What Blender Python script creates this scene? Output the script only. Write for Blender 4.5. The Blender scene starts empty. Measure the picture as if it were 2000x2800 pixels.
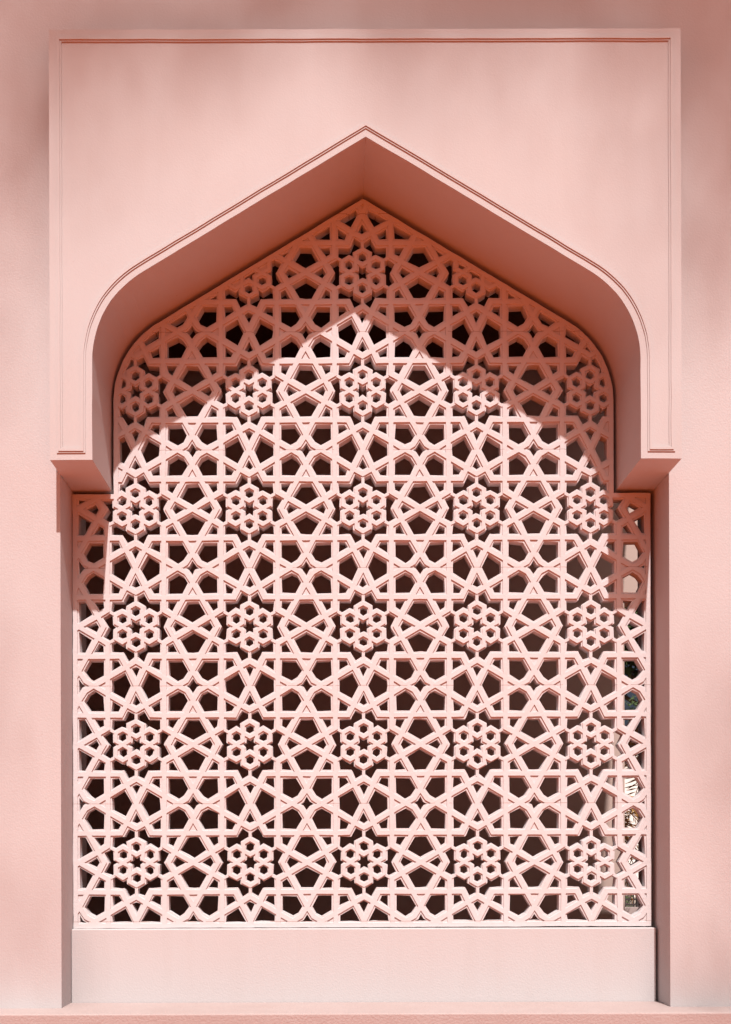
import bpy, bmesh, math, random
import numpy as np
from mathutils import Vector, noise, Matrix
from mathutils.geometry import delaunay_2d_cdt
random.seed(7)
R = math.radians
sc = bpy.context.scene
COL = sc.collection

# ------------------------------------------------------------------ camera, sky, sun, exposure
S = 0.0016                       # metres per photograph pixel in the plane of the screen
DIST, EYE = 4.355, 1.6           # camera to screen, eye height
cam = bpy.data.objects.new('camera', bpy.data.cameras.new('camera'))
COL.objects.link(cam)
cam.location = (0, -DIST, EYE)
cam.rotation_euler = (R(90), R(0.15), 0)
cam.data.sensor_width = 36; cam.data.lens = 35.0
cam.data.shift_x = (1000 - 911) / 2800
cam.data.shift_y = (2328 - 1400) / 2800
cam.data.clip_start = 0.05; cam.data.clip_end = 500
sc.camera = cam

SUN = Vector((0.115, -1.0, 1.55)).normalized()       # towards the sun
w = bpy.data.worlds.new('World'); sc.world = w; w.use_nodes = True
nt = w.node_tree; bg = nt.nodes['Background']
sky = nt.nodes.new('ShaderNodeTexSky'); sky.sky_type = 'NISHITA'; sky.sun_disc = False
sky.sun_elevation = math.asin(SUN.z)
sky.sun_rotation = math.atan2(SUN.x, SUN.y)
sky.dust_density = 10.0; sky.air_density = 0.5; sky.ozone_density = 0.6
nt.links.new(sky.outputs[0], bg.inputs[0]); bg.inputs[1].default_value = 0.05
sl = bpy.data.lights.new('sun', 'SUN'); sl.energy = 5.0; sl.angle = R(0.75); sl.color = (1.0, 0.965, 0.93)
so = bpy.data.objects.new('sun', sl); COL.objects.link(so)
so.rotation_euler = SUN.to_track_quat('Z', 'Y').to_euler(); so.location = (2, -8, 12)
sc.view_settings.view_transform = 'Standard'; sc.view_settings.look = 'None'
sc.view_settings.exposure = 0.39; sc.view_settings.gamma = 1.0
sc.cycles.max_bounces = 10; sc.cycles.diffuse_bounces = 6

# ------------------------------------------------------------------ helpers
def tag(o, label=None, cat=None, group=None, kind=None):
    for k, v in (('label', label), ('category', cat), ('group', group), ('kind', kind)):
        if v: o[k] = v
    return o
def empty(name, loc=(0, 0, 0)):
    o = bpy.data.objects.new(name, None); o.location = loc; COL.objects.link(o); return o
def mobj(name, verts, faces, mat, parent=None, smooth=False):
    me = bpy.data.meshes.new(name); me.from_pydata([tuple(v) for v in verts], [], faces); me.update()
    if smooth:
        for p in me.polygons: p.use_smooth = True
    me.materials.append(mat)
    o = bpy.data.objects.new(name, me); COL.objects.link(o)
    if parent:
        o.parent = parent
        o.matrix_parent_inverse = Matrix.Translation(parent.location).inverted()
    return o
class MB:
    def __init__(s): s.v = []; s.f = []
    def box(s, x0, x1, y0, y1, z0, z1):
        n = len(s.v)
        s.v += [(x, y, z) for x in (x0, x1) for y in (y0, y1) for z in (z0, z1)]
        s.f += [tuple(n + i for i in q) for q in ((0,1,3,2),(4,6,7,5),(0,4,5,1),(2,3,7,6),(0,2,6,4),(1,5,7,3))]
    def tube(s, pts, rad, seg=8):
        n0 = len(s.v); pts = [Vector(p) for p in pts]
        for i, p in enumerate(pts):
            d = (pts[min(i+1, len(pts)-1)] - pts[max(i-1, 0)]).normalized()
            a = d.orthogonal().normalized() if i == 0 else (a - d*a.dot(d)).normalized()
            b = d.cross(a); r = rad[i] if isinstance(rad, (list, tuple)) else rad
            for k in range(seg):
                t = 2*math.pi*k/seg; s.v.append(tuple(p + a*math.cos(t)*r + b*math.sin(t)*r))
        for i in range(len(pts)-1):
            for k in range(seg):
                q = n0 + i*seg; s.f.append((q+k, q+(k+1)%seg, q+seg+(k+1)%seg, q+seg+k))
        s.f.append(tuple(n0+k for k in range(seg-1, -1, -1))); m = n0+(len(pts)-1)*seg
        s.f.append(tuple(m+k for k in range(seg)))
    def build(s, name, mat, parent=None, smooth=False): return mobj(name, s.v, s.f, mat, parent, smooth)
def bevel(o, wd, seg=2):
    m = o.modifiers.new('bevel', 'BEVEL'); m.width = wd; m.segments = seg; m.limit_method = 'ANGLE'; m.angle_limit = R(40)

# ------------------------------------------------------------------ materials
def mat(name, base, rough=0.85, var=None, vscale=1.2, vamt=0.35, grain=0.0, gscale=90, gdist=0.003, spec=0.2, extra=None, bev=0):
    m = bpy.data.materials.new(name); m.use_nodes = True
    n = m.node_tree.nodes; l = m.node_tree.links; b = n['Principled BSDF']
    b.inputs['Roughness'].default_value = rough
    b.inputs['Specular IOR Level'].default_value = spec
    geo = n.new('ShaderNodeNewGeometry')
    col = n.new('ShaderNodeRGB'); col.outputs[0].default_value = (*base, 1)
    cur = col.outputs[0]
    if var:
        nz = n.new('ShaderNodeTexNoise'); nz.inputs['Scale'].default_value = vscale
        nz.inputs['Detail'].default_value = 5; nz.inputs['Roughness'].default_value = 0.6
        l.new(geo.outputs['Position'], nz.inputs['Vector'])
        mr = n.new('ShaderNodeMapRange'); mr.inputs[1].default_value = 0.35; mr.inputs[2].default_value = 0.7
        mr.inputs[4].default_value = vamt; l.new(nz.outputs[0], mr.inputs[0])
        mx = n.new('ShaderNodeMix'); mx.data_type = 'RGBA'
        l.new(mr.outputs[0], mx.inputs[0]); l.new(cur, mx.inputs[6]); mx.inputs[7].default_value = (*var, 1)
        cur = mx.outputs[2]
    if extra: cur = extra(n, l, geo, cur)
    l.new(cur, b.inputs['Base Color'])
    if bev:
        bv = n.new('ShaderNodeBevel'); bv.samples = 4; bv.inputs['Radius'].default_value = bev
        l.new(bv.outputs[0], b.inputs['Normal'])
    if grain > 0:
        g = n.new('ShaderNodeTexNoise'); g.inputs['Scale'].default_value = gscale
        g.inputs['Detail'].default_value = 3; l.new(geo.outputs['Position'], g.inputs['Vector'])
        bp = n.new('ShaderNodeBump'); bp.inputs['Strength'].default_value = grain
        bp.inputs['Distance'].default_value = gdist
        l.new(g.outputs[0], bp.inputs['Height'])
        if bev: l.new(bv.outputs[0], bp.inputs['Normal'])
        l.new(bp.outputs[0], b.inputs['Normal'])
    return m

def mixc(n, l, fac, a, colr):
    mx = n.new('ShaderNodeMix'); mx.data_type = 'RGBA'
    l.new(fac, mx.inputs[0]); l.new(a, mx.inputs[6]); mx.inputs[7].default_value = (*colr, 1); return mx.outputs[2]

def streaks(n, l, geo, cur):
    # faint vertical rain and trowel streaks plus small specks
    mp = n.new('ShaderNodeMapping'); mp.inputs['Scale'].default_value = (14, 14, 1.6)
    l.new(geo.outputs['Position'], mp.inputs[0])
    nz = n.new('ShaderNodeTexNoise'); nz.inputs['Scale'].default_value = 1; nz.inputs['Detail'].default_value = 4
    l.new(mp.outputs[0], nz.inputs['Vector'])
    mr = n.new('ShaderNodeMapRange'); mr.inputs[1].default_value = 0.5; mr.inputs[2].default_value = 0.8
    mr.inputs[4].default_value = 0.2; l.new(nz.outputs[0], mr.inputs[0])
    cur = mixc(n, l, mr.outputs[0], cur, (0.40, 0.34, 0.325))
    sp = n.new('ShaderNodeTexNoise'); sp.inputs['Scale'].default_value = 38; sp.inputs['Detail'].default_value = 2
    l.new(geo.outputs['Position'], sp.inputs['Vector'])
    m2 = n.new('ShaderNodeMapRange'); m2.inputs[1].default_value = 0.76; m2.inputs[2].default_value = 0.8
    m2.inputs[4].default_value = 0.4; l.new(sp.outputs[0], m2.inputs[0])
    return mixc(n, l, m2.outputs[0], cur, (0.3, 0.14, 0.1))

WALLC = (0.450, 0.412, 0.414)
M_wall = mat('pink_stucco', WALLC, 0.92, (0.45, 0.385, 0.382), 1.6, 0.5, 0.36, 140, 0.0025, extra=streaks)
M_plinth = mat('pink_rough_stucco', (0.36, 0.28, 0.268), 0.95, (0.33, 0.245, 0.23), 3.0, 0.6, 0.7, 100, 0.0035, extra=streaks)
M_smooth = mat('pink_smooth_plaster', (0.442, 0.408, 0.410), 0.8, (0.44, 0.373, 0.362), 1.3, 0.5, 0.25, 160, 0.002, extra=streaks)
def seams(n, l, geo, cur):
    # hairline joints between the cast tiles, broken up by noise
    cur = streaks(n, l, geo, cur)
    sx = n.new('ShaderNodeSeparateXYZ'); l.new(geo.outputs['Position'], sx.inputs[0])
    wn = n.new('ShaderNodeTexNoise'); wn.inputs['Scale'].default_value = 9; l.new(geo.outputs['Position'], wn.inputs['Vector'])
    def M(op, a, b, c=None):
        q = n.new('ShaderNodeMath'); q.operation = op
        for i, v in enumerate((a, b, c)):
            if v is None: continue
            if isinstance(v, (int, float)): q.inputs[i].default_value = v
            else: l.new(v, q.inputs[i])
        return q.outputs[0]
    z = M('MULTIPLY_ADD', wn.outputs[0], 0.006, sx.outputs[2])
    per = 322.4*S; z0 = EYE+(2328-1712.9)*S+per/2+0.003
    d = M('PINGPONG', M('SUBTRACT', z, z0), per/2)
    line = M('LESS_THAN', d, 0.0011)
    gate = M('GREATER_THAN', wn.outputs[0], 0.47)
    return mixc(n, l, M('MULTIPLY', M('MULTIPLY', line, gate), 0.75), cur, (0.25, 0.15, 0.12))
M_screen = mat('pale_pink_cast_stone', (0.53, 0.492, 0.502), 0.85, (0.51, 0.445, 0.435), 6.0, 0.5, 0.35, 60, 0.003, extra=seams, bev=0.0022)
M_inner = mat('pink_interior_plaster', (0.50, 0.36, 0.315), 0.9, (0.47, 0.33, 0.285), 1.0, 0.4, 0.2, 60, 0.003, spec=0.0)
M_ground = mat('terracotta_paving', (0.52, 0.085, 0.012), 0.9, (0.46, 0.07, 0.010), 0.8, 0.6, 0.3, 30, 0.004)
M_floor = mat('dark_floor', (0.50, 0.13, 0.05), 0.8, (0.44, 0.11, 0.04), 1.0, 0.6, spec=0.0)
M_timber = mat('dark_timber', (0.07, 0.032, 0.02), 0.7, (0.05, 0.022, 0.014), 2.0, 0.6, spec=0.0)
M_white = mat('white_render', (0.78, 0.70, 0.66), 0.9, (0.7, 0.6, 0.55), 0.6, 0.5, 0.2, 30, 0.004)
M_leaf = mat('leaf_green', (0.055, 0.085, 0.035), 0.6, (0.10, 0.11, 0.04), 1.5, 0.7)
M_dry = mat('dry_frond', (0.42, 0.17, 0.05), 0.7, (0.12, 0.10, 0.03), 3.0, 0.9)
M_bark = mat('bark', (0.07, 0.05, 0.035), 0.95, (0.11, 0.08, 0.055), 5.0, 0.8, 0.6, 20, 0.02)
M_iron = mat('dark_iron', (0.05, 0.04, 0.04), 0.5)
M_pane = mat('dark_glass', (0.03, 0.035, 0.04), 0.1, spec=0.6)

# ------------------------------------------------------------------ polygons
def offset(poly, d):
    # inward offset of a closed counter-clockwise polygon, mitred
    n = len(poly); out = []
    for i in range(n):
        p0, p1, p2 = (Vector(poly[i-1]), Vector(poly[i]), Vector(poly[(i+1) % n]))
        a = (p1-p0).normalized(); b = (p2-p1).normalized()
        n1 = Vector((-a.y, a.x)); n2 = Vector((-b.y, b.x)); m = (n1+n2)
        m = m / max(0.2, m.length_squared) * 2 * d
        out.append((p1.x+m.x, p1.y+m.y))
    return out
def ccw(poly):
    a = sum(poly[i-1][0]*poly[i][1]-poly[i][0]*poly[i-1][1] for i in range(len(poly)))
    return poly if a > 0 else poly[::-1]
def inpoly(P, poly):
    x, y = P[:, 0], P[:, 1]; r = np.zeros(len(P), bool); n = len(poly)
    for i in range(n):
        x0, y0 = poly[i-1]; x1, y1 = poly[i]
        if y0 == y1: continue
        c = ((y0 > y) != (y1 > y)) & (x < (x1-x0)*(y-y0)/(y1-y0)+x0)
        r ^= c
    return r
def arch(xl, xr, ax, ay, slope, rad, ybot, seg=28):
    # pointed arch with rounded shoulders, in photo pixels (y down), from bottom left over the apex to bottom right
    th = math.atan(slope); turn = math.pi/2 - th; T = rad*math.tan(turn/2)
    left = []
    yc = ay + slope*(ax-xl); cy = yc + T
    for i in range(seg+1):
        t = turn*i/seg; left.append((xl+rad-rad*math.cos(t), cy-rad*math.sin(t)))
    right = []
    yc = ay + slope*(xr-ax); cy = yc + T
    for i in range(seg+1):
        t = turn*i/seg; right.append((xr-rad+rad*math.cos(t), cy-rad*math.sin(t)))
    return [(xl, ybot)] + left + [(ax, ay)] + right[::-1] + [(xr, ybot)]
def triangulate(polys, eps=1e-4):
    vs = []; es = []
    for p in polys:
        n = len(vs); vs += [Vector(q) for q in p]
        es += [(n+i, n+(i+1) % len(p)) for i in range(len(p))]
    V, E, F, *_ = delaunay_2d_cdt(vs, es, [], 0, eps, False)
    V = np.array([(v.x, v.y) for v in V]); F = np.array([f for f in F if len(f) == 3])
    a = V[F[:, 0]]; b = V[F[:, 1]]; c = V[F[:, 2]]
    ar = 0.5*((b[:, 0]-a[:, 0])*(c[:, 1]-a[:, 1])-(c[:, 0]-a[:, 0])*(b[:, 1]-a[:, 1]))
    F[ar < 0] = F[ar < 0][:, ::-1]
    k = np.abs(ar) > 1e-9
    return V, F[k], np.abs(ar[k]), (a[k]+b[k]+c[k])/3
def edge_map(F):
    m = {}
    for i, f in enumerate(F):
        for k in range(3): m[(int(f[k]), int(f[(k+1) % 3]))] = i
    return m
def slab(V, F, owner, y0, y1, conv, back=True, em=None):
    # prism meshes per owner: front at y0 (towards the viewer), back at y1, side walls only against empty space
    em = em or edge_map(F); out = {}
    for i, f in enumerate(F):
        o = owner[i]
        if o is None: continue
        vs, fs, idx = out.setdefault(o, ([], [], {}))
        def vid(k, lay):
            key = (k, lay)
            if key not in idx:
                idx[key] = len(vs); x, z = conv(V[k][0], V[k][1]); vs.append((x, y0 if lay == 0 else y1, z))
            return idx[key]
        f = [int(q) for q in f]
        fs.append(tuple(vid(q, 0) for q in f))
        if back: fs.append(tuple(vid(q, 1) for q in f[::-1]))
        for k in range(3):
            a, b = f[k], f[(k+1) % 3]
            j = em.get((b, a))
            if j is None or owner[j] is None:
                fs.append((vid(a, 1), vid(b, 1), vid(b, 0), vid(a, 0)))
    return out
def prism(name, outer, holes, y0, y1, conv, m, parent=None, back=True):
    V, F, A, C = triangulate([outer]+holes)
    ins = inpoly(C, outer)
    for h in holes: ins &= ~inpoly(C, h)
    vs, fs, _ = slab(V, F, [0 if q else None for q in ins], y0, y1, conv, back)[0]
    return mobj(name, vs, fs, m, parent)

def convr(r):
    return lambda u, v: ((u-911)*S/r, EYE+(2328+v)*S/r)       # v = -photo row
up = lambda P: [(x, -y) for x, y in P]
ident = lambda u, v: (u, v)

# ================================================================== GROUND AND FLOORS
g = MB(); g.box(-150, 150, -150, 200, -1.0, 0.0)
tag(g.build('ground', M_ground), kind='structure')
g = MB(); g.box(-40, 60, 3.31, 90, 0.0, 0.006)
tag(g.build('garden_path', mat('garden_gravel', (0.24, 0.19, 0.16), 0.95, (0.17, 0.14, 0.11), 2.0, 0.7, 0.4, 40, 0.01)), kind='structure')
g = MB(); g.box(-2.2, 6.0, 0.26, 6.5, 0.004, 0.02)
tag(g.build('porch_floor', M_floor), kind='structure')

# ================================================================== FACADE WALL
Y_WALL, Y_HOOD = -0.1835, -0.340
XL, XR, ZB, ZT = -1.1387, 1.4123, 0.945, 4.90
fw = empty('facade_wall', (0, 0, 0))
tag(fw, 'large pink stucco wall with a deep recess, wrapping both sides of the arched lattice window', 'wall')
prism('wall_body', [(-6, -0.02), (9, -0.02), (9, 5.45), (-6, 5.45)],
      [[(XL, 0.5), (XR, 0.5), (XR, ZT), (XL, ZT)]], Y_WALL, 0.25, ident, M_wall, fw)

# screen outline (photo pixels)
up_arch = arch(314, 1681, 997.5, 543.5, 0.603, 252, 1350)
out_px = [(201, 2537), (201, 1350)] + up_arch + [(1781, 1350), (1781, 2534)]
OUT = ccw(up(out_px))
c1 = convr(1.0)
jam = [c1(x, y) for x, y in offset(OUT, 4)]
prism('window_jamb', [(XL+.001, 0.5), (XR-.001, 0.5), (XR-.001, ZT), (XL+.001, ZT)], [jam], 0.0525, 0.085, ident, M_wall, fw)
a = MB(); a.box(XL+0.001, XR-0.009, -0.03, 0.0515, 0.93, 1.2646)
ap = a.build('apron_panel', M_wall, fw); bevel(ap, 0.004)

# plinth running under the window
p = MB(); p.box(-6, 9, Y_HOOD, -0.0305, 0.0, 0.9455)
pl = p.build('plinth', M_plinth); bevel(pl, 0.006, 3)
tag(pl, 'rough pink plinth ledge running along the bottom of the photo under the window', 'ledge')

# ================================================================== ARCHED SURROUND (hood)
RH = 1.0847
ch = convr(RH)
arc = arch(256, 1756, 1006, 373, 0.603, 280, 1256)
x0, x1 = 911+(XL+.0015)/S*RH, 911+(XR-.0015)/S*RH
hood_px = [(x0, 1256)] + [(x0, 80), (x1, 80), (x1, 1256)] + arc[::-1]
def densify(P, step=30):
    out = []
    for i in range(len(P)):
        a, b = Vector(P[i]), Vector(P[(i+1) % len(P)]); n = max(1, int((b-a).length/step))
        out += [tuple(a.lerp(b, k/n)) for k in range(n)]
    return out
HOOD = ccw(up(hood_px))
ch0 = ch
def ch(u, v):
    # hand-finished plaster: the edges wander by a millimetre or two
    n = noise.noise_vector(Vector((u*.011, v*.011, 3.3)))*1.3 + noise.noise_vector(Vector((u*.05, v*.05, 8.1)))*.5
    k = 0.0 if (abs(u-x0) < 1 or abs(u-x1) < 1) else 1.0
    return ch0(u+n.x*k, v+n.y)
sr = empty('arched_surround', (0.1365, Y_HOOD, 3.19))
tag(sr, 'smooth pink projecting surround with a pointed arch cut out, framing the top of the lattice', 'window surround')
hb = prism('surround_body', densify(HOOD), [], Y_HOOD, 0.0515, ch, M_smooth, sr)
def band(name, a, b, y0, y1, parent):
    A = densify(offset(HOOD, a)); B = densify(offset(HOOD, b))
    V, F, Ar, C = triangulate([A, B])
    ins = inpoly(C, A) & ~inpoly(C, B)
    vs, fs, _ = slab(V, F, [0 if q else None for q in ins], y0, y1, ch, False)[0]
    return mobj(name, vs, fs, M_smooth, parent)
bd = band('beading', 18.5, 34.5, Y_HOOD-0.0034, Y_HOOD+0.002, sr)
br = band('beading_ridge', 23.2, 29.6, Y_HOOD-0.0066, Y_HOOD-0.003, bd)

# ================================================================== LATTICE SCREEN
PX, PY = 311.1, 322.4
OX, OY = 995.6, -1712.9
hx, hy = PX/2, PY/2
SEG = [((41, hy/2), (hx, hy/2)), ((41, hy/2), (0, hy)), ((0, 94), (115, hy)), ((115, hy), (138.5, 147.8)),
       ((138.5, 147.8), (hx, 120.8)), ((88, 0), (hx, 120.8)), ((hx, 0), (77, 45.4)), ((77, 45.4), (77, hy))]
JOI = [((hx, hy/2), (41, hy/2), (0, hy)), ((-115, hy), (0, 94), (115, hy)), ((hx, -120.8), (88, 0), (hx, 120.8)),
       ((hx, 0), (77, 45.4), (77, hy)), ((115, hy), (138.5, 147.8), (hx, 120.8))]
def bar_polys(hw):
    out = []
    for a, b in SEG:
        a = Vector(a); b = Vector(b); d = (b-a).normalized(); n = Vector((-d.y, d.x))*hw
        out.append([a-n, b-n, b+n, a+n])
    for p0, p1, p2 in JOI:
        p0, p1, p2 = Vector(p0), Vector(p1), Vector(p2)
        a = (p1-p0).normalized(); b = (p2-p1).normalized(); s = 1 if a.x*b.y-a.y*b.x < 0 else -1
        n1 = Vector((-a.y, a.x))*hw*s; n2 = Vector((-b.y, b.x))*hw*s; m = n1+n2
        tip = p1 + m*(2*hw*hw/m.length_squared)
        out.append([p1, p1+n1, tip, p1+n2])
    return [[(q.x, q.y) for q in p] for p in out]
HEXC = [(42.4*math.cos(R(30+60*k)), 42.4*math.sin(R(30+60*k))) for k in range(6)]
def hexa(c, r): return [(c[0]+r*math.cos(R(90+60*k)), c[1]+r*math.sin(R(90+60*k))) for k in range(6)]
def inconvex(P, poly):
    poly = ccw(poly); r = np.ones(len(P), bool)
    for i in range(len(poly)):
        ax, ay = poly[i-1]; bx, by = poly[i]
        r &= (bx-ax)*(P[:, 1]-ay)-(by-ay)*(P[:, 0]-ax) >= -1e-6
    return r
ROS = []
for i in range(-3, 4):
    for j in range(-4, 5):
        ROS.append((OX+i*PX, OY+j*PY))
def layer(hw, ro, ri, inset):
    base = bar_polys(hw); INS = offset(OUT, inset)
    polys = [OUT, INS]
    us = [p[0] for p in OUT]; vs = [p[1] for p in OUT]; bb = (min(us), max(us), min(vs), max(vs))
    for cx, cy in ROS:
        for sx in (1, -1):
            for sy in (1, -1):
                for p in base:
                    q = [(cx+sx*x, cy+sy*y) for x, y in p]
                    if max(a for a, b in q) < bb[0] or min(a for a, b in q) > bb[1] or max(b for a, b in q) < bb[2] or min(b for a, b in q) > bb[3]: continue
                    polys.append(q)
        if cx+90 < bb[0] or cx-90 > bb[1] or cy+90 < bb[2] or cy-90 > bb[3]: continue
        for h in HEXC:
            polys.append([(cx+x, cy+y) for x, y in hexa(h, ro)]); polys.append([(cx+x, cy+y) for x, y in hexa(h, ri)])
    V, F, A, C = triangulate(polys, 1e-3)
    io = inpoly(C, OUT); ii = inpoly(C, INS)
    u = np.abs((C[:, 0]-OX+hx) % PX - hx); v = np.abs((C[:, 1]-OY+hy) % PY - hy)
    P = np.stack([u, v], 1); bar = np.zeros(len(C), bool)
    for fx in (lambda x: x, lambda x: -x, lambda x: PX-x):
        for fy in (lambda y: y, lambda y: -y, lambda y: PY-y):
            Q = np.stack([fx(u), fy(v)], 1)
            for p in base: bar |= inconvex(Q, p)
    ring = np.zeros(len(C), bool)
    D = np.stack([(C[:, 0]-OX+hx) % PX - hx, (C[:, 1]-OY+hy) % PY - hy], 1)
    for h in HEXC: ring |= inconvex(D, hexa(h, ro)) & ~inconvex(D, hexa(h, ri))
    owner = [None]*len(F)
    ki = np.round((C[:, 0]-OX)/PX).astype(int); kj = np.round((C[:, 1]-OY)/PY).astype(int)
    for t in range(len(F)):
        if not io[t]: owner[t] = None
        elif not ii[t]: owner[t] = 'border'
        elif bar[t]: owner[t] = 'grid'
        elif ring[t]: owner[t] = (int(ki[t]), int(kj[t]))
    return V, F, A, C, owner, io
def components(F, owner, io, em):
    comp = [-1]*len(F); k = 0
    for s in range(len(F)):
        if comp[s] >= 0 or owner[s] is not None or not io[s]: continue
        st = [s]; comp[s] = k
        while st:
            t = st.pop(); f = F[t]
            for q in range(3):
                j = em.get((int(f[(q+1) % 3]), int(f[q])))
                if j is not None and comp[j] < 0 and owner[j] is None and io[j]: comp[j] = k; st.append(j)
        k += 1
    return comp, k
FR = layer(6.35, 26.6, 15.6, 12.5)
WD = layer(11.3, 30.6, 11.6, 17.0)
emF, emW = edge_map(FR[1]), edge_map(WD[1])
comp, nc = components(FR[1], FR[4], FR[5], emF)
area = [0.0]*nc
for t, c in enumerate(comp):
    if c >= 0: area[c] += FR[2][t]
small = [t for t, c in enumerate(comp) if c >= 0 and area[c] < 330]
fillC = np.zeros(len(WD[1]), bool)
VW, FW, AW, CW, OW, IOW = WD
for t in small:
    fillC |= inconvex(CW, [tuple(FR[0][k]) for k in FR[1][t]])
for t in range(len(FW)):
    if OW[t] is None and fillC[t] and IOW[t]: OW[t] = 'grid'
# sliver holes left in the deep layer are filled too
compw, nw = components(FW, OW, IOW, emW)
aw = [0.0]*nw
for t, c in enumerate(compw):
    if c >= 0: aw[c] += AW[t]
for t, c in enumerate(compw):
    if c >= 0 and aw[c] < 40: OW[t] = 'grid'

def wob(amp, sc_, seed):
    def f(u, v):
        n = noise.noise_vector(Vector((u*sc_, v*sc_, seed))); return c1(u+n.x*amp, v+n.y*amp)
    return f
fr = slab(FR[0], FR[1], FR[4], 0.0, 0.0052, wob(1.3, 0.035, 1.0), False, emF)
wd = slab(VW, FW, OW, 0.0045, 0.0495, wob(3.2, 0.05, 5.0), True, emW)
scr = empty('lattice_screen', (0.12, 0, 1.265))
tag(scr, 'pale pink cast lattice screen of stars and hexagon rosettes filling the arched window', 'lattice screen')
def joined(name, key, parent):
    vs, fs = [], []
    for d in (fr, wd):
        if key in d:
            n = len(vs); vs += d[key][0]; fs += [tuple(n+q for q in f) for f in d[key][1]]
    return mobj(name, vs, fs, M_screen, parent)
joined('border_frame', 'border', scr)
joined('star_grid', 'grid', scr)
names = sorted((k for k in set(fr) | set(wd) if isinstance(k, tuple)), key=lambda k: (-k[1], k[0]))
def nub(mb, cx, cy, ang, r0, r1, hwid):
    d = Vector((math.cos(ang), math.sin(ang))); n = Vector((-d.y, d.x))*hwid
    p = [Vector((cx, cy))+d*r0-n, Vector((cx, cy))+d*r1-n, Vector((cx, cy))+d*r1+n, Vector((cx, cy))+d*r0+n]
    q = [c1(a.x, a.y) for a in p]; k = len(mb.v)
    mb.v += [(x, 0.0022, z) for x, z in q] + [(x, 0.046, z) for x, z in q]
    mb.f += [(k, k+1, k+2, k+3), (k, k+4, k+5, k+1), (k+1, k+5, k+6, k+2), (k+2, k+6, k+7, k+3), (k+3, k+7, k+4, k)]
INN = offset(OUT, 8)
for k in names:
    ro = joined('rosette', k, scr)
    cx, cy = OX+k[0]*PX, OY+k[1]*PY
    mb = MB()
    for ang, r0, r1 in [(90, 66, 88), (270, 66, 88)] + [(s, 60, 84) for s in (30.4, 149.6, 210.4, 329.6)]:
        e = np.array([(cx+r1*math.cos(R(ang)), cy+r1*math.sin(R(ang)))])
        if inpoly(e, INN)[0]: nub(mb, cx, cy, R(ang), r0, r1, 4.2)
    if mb.v:
        me = ro.data; vs = [tuple(v.co) for v in me.vertices]; fs = [tuple(p.vertices) for p in me.polygons]
        n = len(vs); vs += mb.v; fs += [tuple(n+q for q in f) for f in mb.f]
        me.clear_geometry(); me.from_pydata(vs, [], fs); me.update(); me.materials.clear(); me.materials.append(M_screen)

# ================================================================== PORCH BEHIND THE SCREEN
def px3(px, y): return (px-911)*S*(DIST+y)/DIST
def pz3(py, y): return EYE+(2328-py)*S*(DIST+y)/DIST
YB = 3.0
rear = prism('rear_wall', [(-2.2, 0), (6, 0), (6, 5.6), (-2.2, 5.6)],
             [[(px3(1709, YB), -0.001+0.001), (px3(1709, YB)+1.3, 0.0), (px3(1709, YB)+1.3, pz3(1636, YB)), (px3(1709, YB), pz3(1636, YB))]],
             YB, YB+0.3, ident, M_inner)
tag(rear, 'dusky pink wall seen behind the lattice holes, sunlit near its doorway at the right', 'wall')
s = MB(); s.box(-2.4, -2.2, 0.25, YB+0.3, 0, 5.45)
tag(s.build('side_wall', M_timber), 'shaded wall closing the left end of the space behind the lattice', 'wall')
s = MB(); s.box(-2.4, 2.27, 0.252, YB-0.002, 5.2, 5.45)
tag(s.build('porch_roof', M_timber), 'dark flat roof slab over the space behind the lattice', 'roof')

# ================================================================== GARDEN BEYOND THE DOORWAY
def leafcloud(mb, centre, rad, n, size, rng, flat=1.0):
    for _ in range(n):
        d = Vector((rng.gauss(0, 1), rng.gauss(0, 1), rng.gauss(0, 1))).normalized()*rad*rng.random()**0.4
        c = Vector(centre)+Vector((d.x, d.y, d.z*flat))
        a = Vector((rng.uniform(-1, 1), rng.uniform(-1, 1), rng.uniform(-1, 1))).normalized()
        b = a.orthogonal().normalized(); s = size*rng.uniform(.6, 1.3); k = len(mb.v)
        mb.v += [tuple(c-a*s), tuple(c-b*s*.38), tuple(c+a*s), tuple(c+b*s*.38)]; mb.f.append((k, k+1, k+2, k+3))
def tree(name, base, trunk_h, crown_c, crown_r, clumps, clump_r, nleaf, leaf, label, seed, flat=0.7):
    rng = random.Random(seed)
    t = empty(name, base); tag(t, label, 'tree')
    tr = MB(); cr = MB(); b = Vector(base); top = b+Vector((0, 0, trunk_h)); cc = Vector(crown_c)
    pts = [b+(cc-b)*q + Vector((rng.uniform(-.1, .1), rng.uniform(-.1, .1), 0))*q for q in (0, .25, .5, .75, 1)]
    pts = [Vector((b.x+(p.x-b.x)*((i/4)**2), b.y+(p.y-b.y)*((i/4)**2), p.z)) for i, p in enumerate(pts)]
    r0 = 0.02*(cc.z-b.z)+.05
    tr.tube(pts, [r0, r0*.8, r0*.65, r0*.5, r0*.3], 10)
    for i in range(clumps):
        d = Vector((rng.gauss(0, 1), rng.gauss(0, 1), rng.gauss(0, 1))).normalized()*rng.uniform(.35, 1)
        c = cc+Vector((d.x*crown_r[0], d.y*crown_r[1], d.z*crown_r[2]))
        s = pts[2].lerp(pts[4], rng.random()); mid = s.lerp(c, .5)+Vector((0, 0, -.15*clump_r))
        tr.tube([s, mid, c], [r0*.28, r0*.18, r0*.06], 6)
        leafcloud(cr, c, clump_r*rng.uniform(.7, 1.2), nleaf, leaf, rng, flat)
    tr.build('trunk', M_bark, t, True); cr.build('crown', M_leaf, t)
    return t
def at(px, py, y): return Vector((px3(px, y), y, pz3(py, y)))

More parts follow.
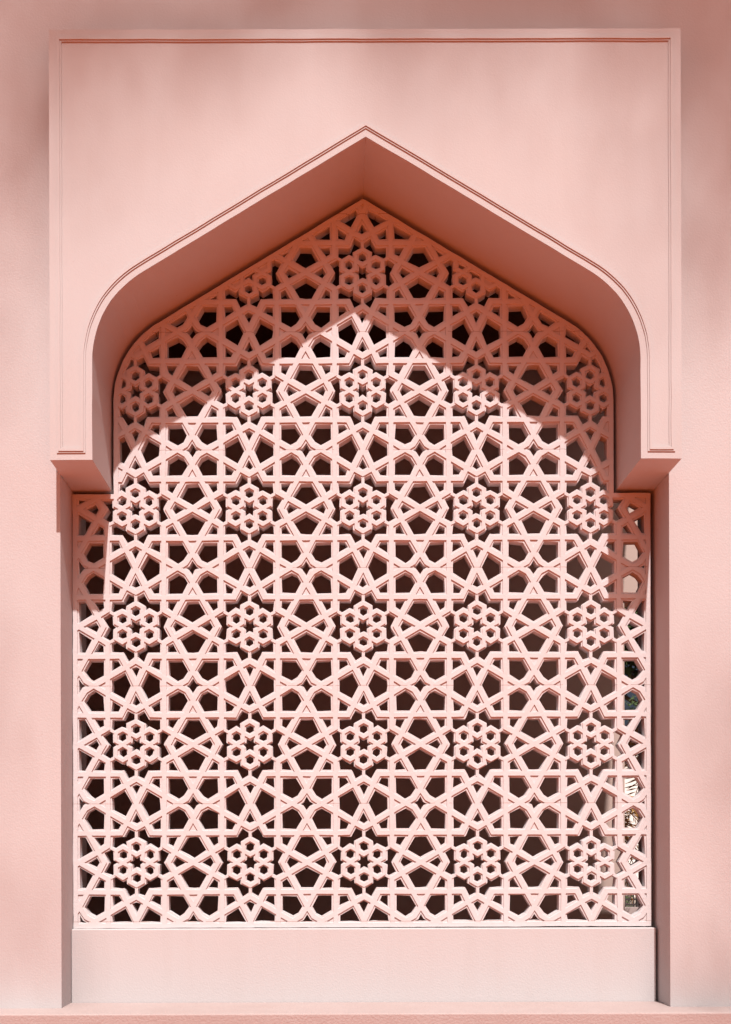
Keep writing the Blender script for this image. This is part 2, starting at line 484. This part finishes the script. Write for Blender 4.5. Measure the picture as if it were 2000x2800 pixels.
# broad tree whose dark underside fills the top of the doorway
c = at(1735, 1690, 10.0)
tree('shade_tree', (c.x+1.4, 10.6, 0), 4, (c.x+.2, 10.6, c.z+.15), (1.9, 1.3, 1.15), 46, 0.5, 150, 0.10,
     'dark leafy tree seen through the doorway at the right of the lattice', 3)
leafs = MB(); rg = random.Random(4)
for px_, py_ in ((1722, 1925), (1738, 1940), (1750, 1905), (1728, 1955)): leafcloud(leafs, at(px_, py_, 9.6), .09, 16, .045, rg)
leafs.build('hanging_twigs', M_leaf, bpy.data.objects['shade_tree'])
def palm(base, height, n, length, label, seed, mfr, droop=1.0):
    rng = random.Random(seed); t = empty('palm_tree', base); tag(t, label, 'palm tree')
    tr = MB(); b = Vector(base)
    pts = [b+Vector((0.08*math.sin(i*.6), 0, height*i/8)) for i in range(9)]
    tr.tube(pts, [.16-.006*i for i in range(9)], 10); tr.build('trunk', M_bark, t, True)
    fr_ = MB(); top = pts[-1]
    for i in range(n):
        az = 2*math.pi*i/n*2.4+rng.uniform(-.2, .2); el = rng.uniform(-.5, 1.2); L = length*rng.uniform(.75, 1.1)
        d = Vector((math.cos(az), math.sin(az), 0)); side = Vector((-d.y, d.x, 0)); P = []
        for q in range(13):
            s = q/12; P.append(top+d*(L*s*math.cos(el*.7))+Vector((0, 0, L*(math.sin(el)*s-droop*.9*s*s))))
        fr_.tube(P, [.014*(1-.7*q/12) for q in range(13)], 4)
        for q in range(1, 12):
            for w_ in range(3):
                s = P[q].lerp(P[q+1], w_/3) if q < 12 else P[q]
                for sg in (1, -1):
                    l = L*.26*math.sin(math.pi*min(1, .12+q/13))*rng.uniform(.8, 1.1)
                    tip = s+side*sg*l+d*l*.5+Vector((0, 0, -l*rng.uniform(.1, .7))); k = len(fr_.v)
                    n_ = (P[q]-P[q-1]).normalized()*.012
                    fr_.v += [tuple(s-n_), tuple(s.lerp(tip, .5)+Vector((0, 0, .01))-n_), tuple(tip), tuple(s.lerp(tip, .5)+n_)]
                    fr_.f.append((k, k+1, k+2, k+3))
    fr_.build('fronds', mfr, t)
    return t
c = at(1722, 2215, 8.0)
palm((c.x-.42, 8.0, 0), c.z+.05, 34, 1.0, 'small palm with dry orange fronds seen through the lattice at lower right', 5, M_dry, 1.1)
c = at(1775, 2060, 12.0)
palm((c.x+.4, 12.0, 0), c.z+.3, 26, 1.3, 'taller palm with drooping fronds behind the dry orange palm', 9, M_dry, 1.2)

bl = empty('white_building', (9.5, 30, 0)); tag(bl, 'pale low building far beyond the garden palms', 'building')
zt = pz3(2075, 30)
bb = MB(); bb.box(4, 18, 30, 38, 0, zt); bb.build('wall', M_white, bl)
bb = MB(); bb.box(3.8, 18.2, 29.8, 38.2, zt+.002, zt+.25); bb.build('roof', M_white, bl)
for i in range(4):
    x = 8.7+i*2.4
    bb = MB(); bb.box(x, x+1.0, 29.96, 30.03, .9, 1.75); f = bb.build('window', M_pane, bl)
    bb = MB(); bb.box(x-.1, x+1.1, 29.9, 29.98, .78, .89); bb.build('sill', M_white, f)

fe = empty('iron_fence', (3.6, 9.0, 0)); tag(fe, 'dark ornamental iron fence on a low wall beyond the doorway', 'fence')
Yf = 9.0
z1, z0 = pz3(2440, Yf), pz3(2482, Yf)
bb = MB(); bb.box(1.5, 8.0, Yf-.12, Yf+.12, 0, z0); bb.build('base_wall', M_plinth, fe)
bb = MB()
for z in (z0+.03, (z0+z1)/2, z1): bb.box(1.5, 8.0, Yf-.015, Yf+.015, z-.012, z+.012)
x = 1.5
while x < 8.0:
    bb.box(x-.006, x+.006, Yf-.01, Yf+.01, z0, z1)
    bb.tube([(x, Yf, z0), (x+.11, Yf, z1)], .005, 4); bb.tube([(x+.11, Yf+.003, z0), (x, Yf+.003, z1)], .005, 4); x += .11
bb.build('railing', M_iron, fe)
x = 1.5
while x < 8:
    bb = MB(); bb.box(x-.03, x+.03, Yf-.03, Yf+.03, z0, z1+.06); bb.build('post', M_iron, fe); x += 1.3
hd = MB(); rg = random.Random(12); x = 2.0
while x < 7.2:
    leafcloud(hd, (x, 10.4+rg.uniform(-.15, .15), .62), .62, 260, .05, rg, 1.0); x += .42
he = hd.build('garden_hedge', M_leaf); tag(he, 'low dark hedge behind the iron fence in the garden', 'hedge')
# carved garden kiosk: slim columns under an openwork head
ki = empty('garden_kiosk', (px3(1740, 13), 13, 0)); tag(ki, 'small garden kiosk with slim columns and an openwork head beyond the fence', 'kiosk')
xk = px3(1740, 13); zk = pz3(2352, 13)
for i, dx in enumerate((-.45, -.15, .15, .45)):
    bb = MB(); bb.tube([(xk+dx, 13, 0), (xk+dx, 13, zk-.12)], .045, 10); bb.build('column', M_white, ki, True)
bb = MB()
for i in range(16):
    t = xk-.6+i*.08
    bb.tube([(t, 13, zk-.1), (t+.08, 13, zk+.1)], .008, 4); bb.tube([(t+.08, 13.01, zk-.1), (t, 13.01, zk+.1)], .008, 4)
bb.box(xk-.62, xk+.72, 12.97, 13.05, zk+.1, zk+.16); bb.box(xk-.62, xk+.72, 12.97, 13.05, zk-.14, zk-.1)
bb.build('openwork_head', M_iron, ki)

# ================================================================== TALL TREE WHOSE THIN CROWN DAPPLES THE WALL
TT = 13.0
def shade_clump(mb, X, Z, rx, rz, cov, rng, ang=0.0, t=TT):
    # thin foliage hung along the sun's direction from wall point (X, Z)
    n = int(cov*math.pi*rx*rz/0.003)
    for _ in range(n):
        r = math.sqrt(rng.random()); a_ = rng.uniform(0, 2*math.pi)
        dx, dz = rx*r*math.cos(a_), rz*r*math.sin(a_)
        dx, dz = dx*math.cos(ang)-dz*math.sin(ang), dx*math.sin(ang)+dz*math.cos(ang)
        q = Vector((X+dx, Y_WALL, Z+dz))+SUN*(t*1.847+rng.uniform(-2.5, 2.5))
        a = Vector((rng.uniform(-1, 1), rng.uniform(-1, 1), rng.uniform(-.6, .6))).normalized()
        b = a.orthogonal().normalized(); s = .06*rng.uniform(.7, 1.2); k = len(mb.v)
        mb.v += [tuple(q-a*s), tuple(q-b*s*.45), tuple(q+a*s), tuple(q+b*s*.45)]; mb.f.append((k, k+1, k+2, k+3))
rng = random.Random(21)
tt = empty('overhead_tree', (6.5, -15, 0)); tag(tt, 'tall thin-crowned tree standing behind the viewer, dappling the wall with shade', 'tree')
cr = MB()
CL = [(.2, 5.75, 3.4, .8, .15, .0), (-1.5, 4.95, 1.1, 1.15, .14, .15), (1.85, 5.05, .8, .85, .12, .2), (0, 4.95, 1.7, .45, .22, .05),
      (-1.75, 4.05, .55, .15, .30, .42), (-1.55, 4.42, .8, .17, .38, .42), (-1.2, 4.80, .95, .18, .40, .42), (-1.2, 5.2, 1.1, .19, .36, .42),
      (1.7, 4.25, .6, .15, .32, .42), (1.6, 4.65, .75, .17, .38, .42), (1.6, 5.05, .8, .19, .38, .42), (1.9, 5.45, .8, .2, .36, .42),
      (0, 4.70, 1.5, .26, .40, 0), (-.8, 4.62, .6, .38, .16, .5), (1.0, 4.62, .7, .25, .16, .42), (1.4, 4.3, .5, .4, .22, .3), (1.45, 3.8, .35, .35, .12, 0),
      (1.15, 5.2, 1.1, .14, .6, .42), (-.45, 5.22, 1.1, .15, .6, .42), (-.6, 4.85, .9, .10, .35, .42), (.8, 4.9, .8, .10, .3, .42),
      (-1.7, 2.42, .55, .14, .40, -.2), (-1.8, 2.02, .5, .13, .40, -.2), (-1.45, 1.35, .5, .14, .26, -.2), (1.95, 1.9, .4, .6, .28, .5), (1.9, 1.0, .55, .35, .36, .2),
      (-1.75, 3.3, .5, .5, .10, 0)]
top = Vector((5.2, -14.2, 26.5))
tr = MB()
tr.tube([Vector((6.5, -15, 0)), Vector((6.6, -15, 6)), Vector((6.3, -14.8, 13)), Vector((5.8, -14.5, 20)), top], [.42, .34, .27, .18, .06], 12)
for X, Z, rx, rz, cov, ang in CL:
    shade_clump(cr, X, Z, rx, rz, cov, rng, ang)
    q = Vector((X, Y_WALL, Z))+SUN*(TT*1.847)
    if Z > 4.4: tr.tube([top.lerp(Vector((5.8, -14.5, 20)), rng.random()*.5), q.lerp(top, .5)+Vector((0, 0, .5)), q], [.05, .03, .012], 6)
cr.build('crown', M_leaf, tt)
tr.build('trunk', M_bark, tt, True)
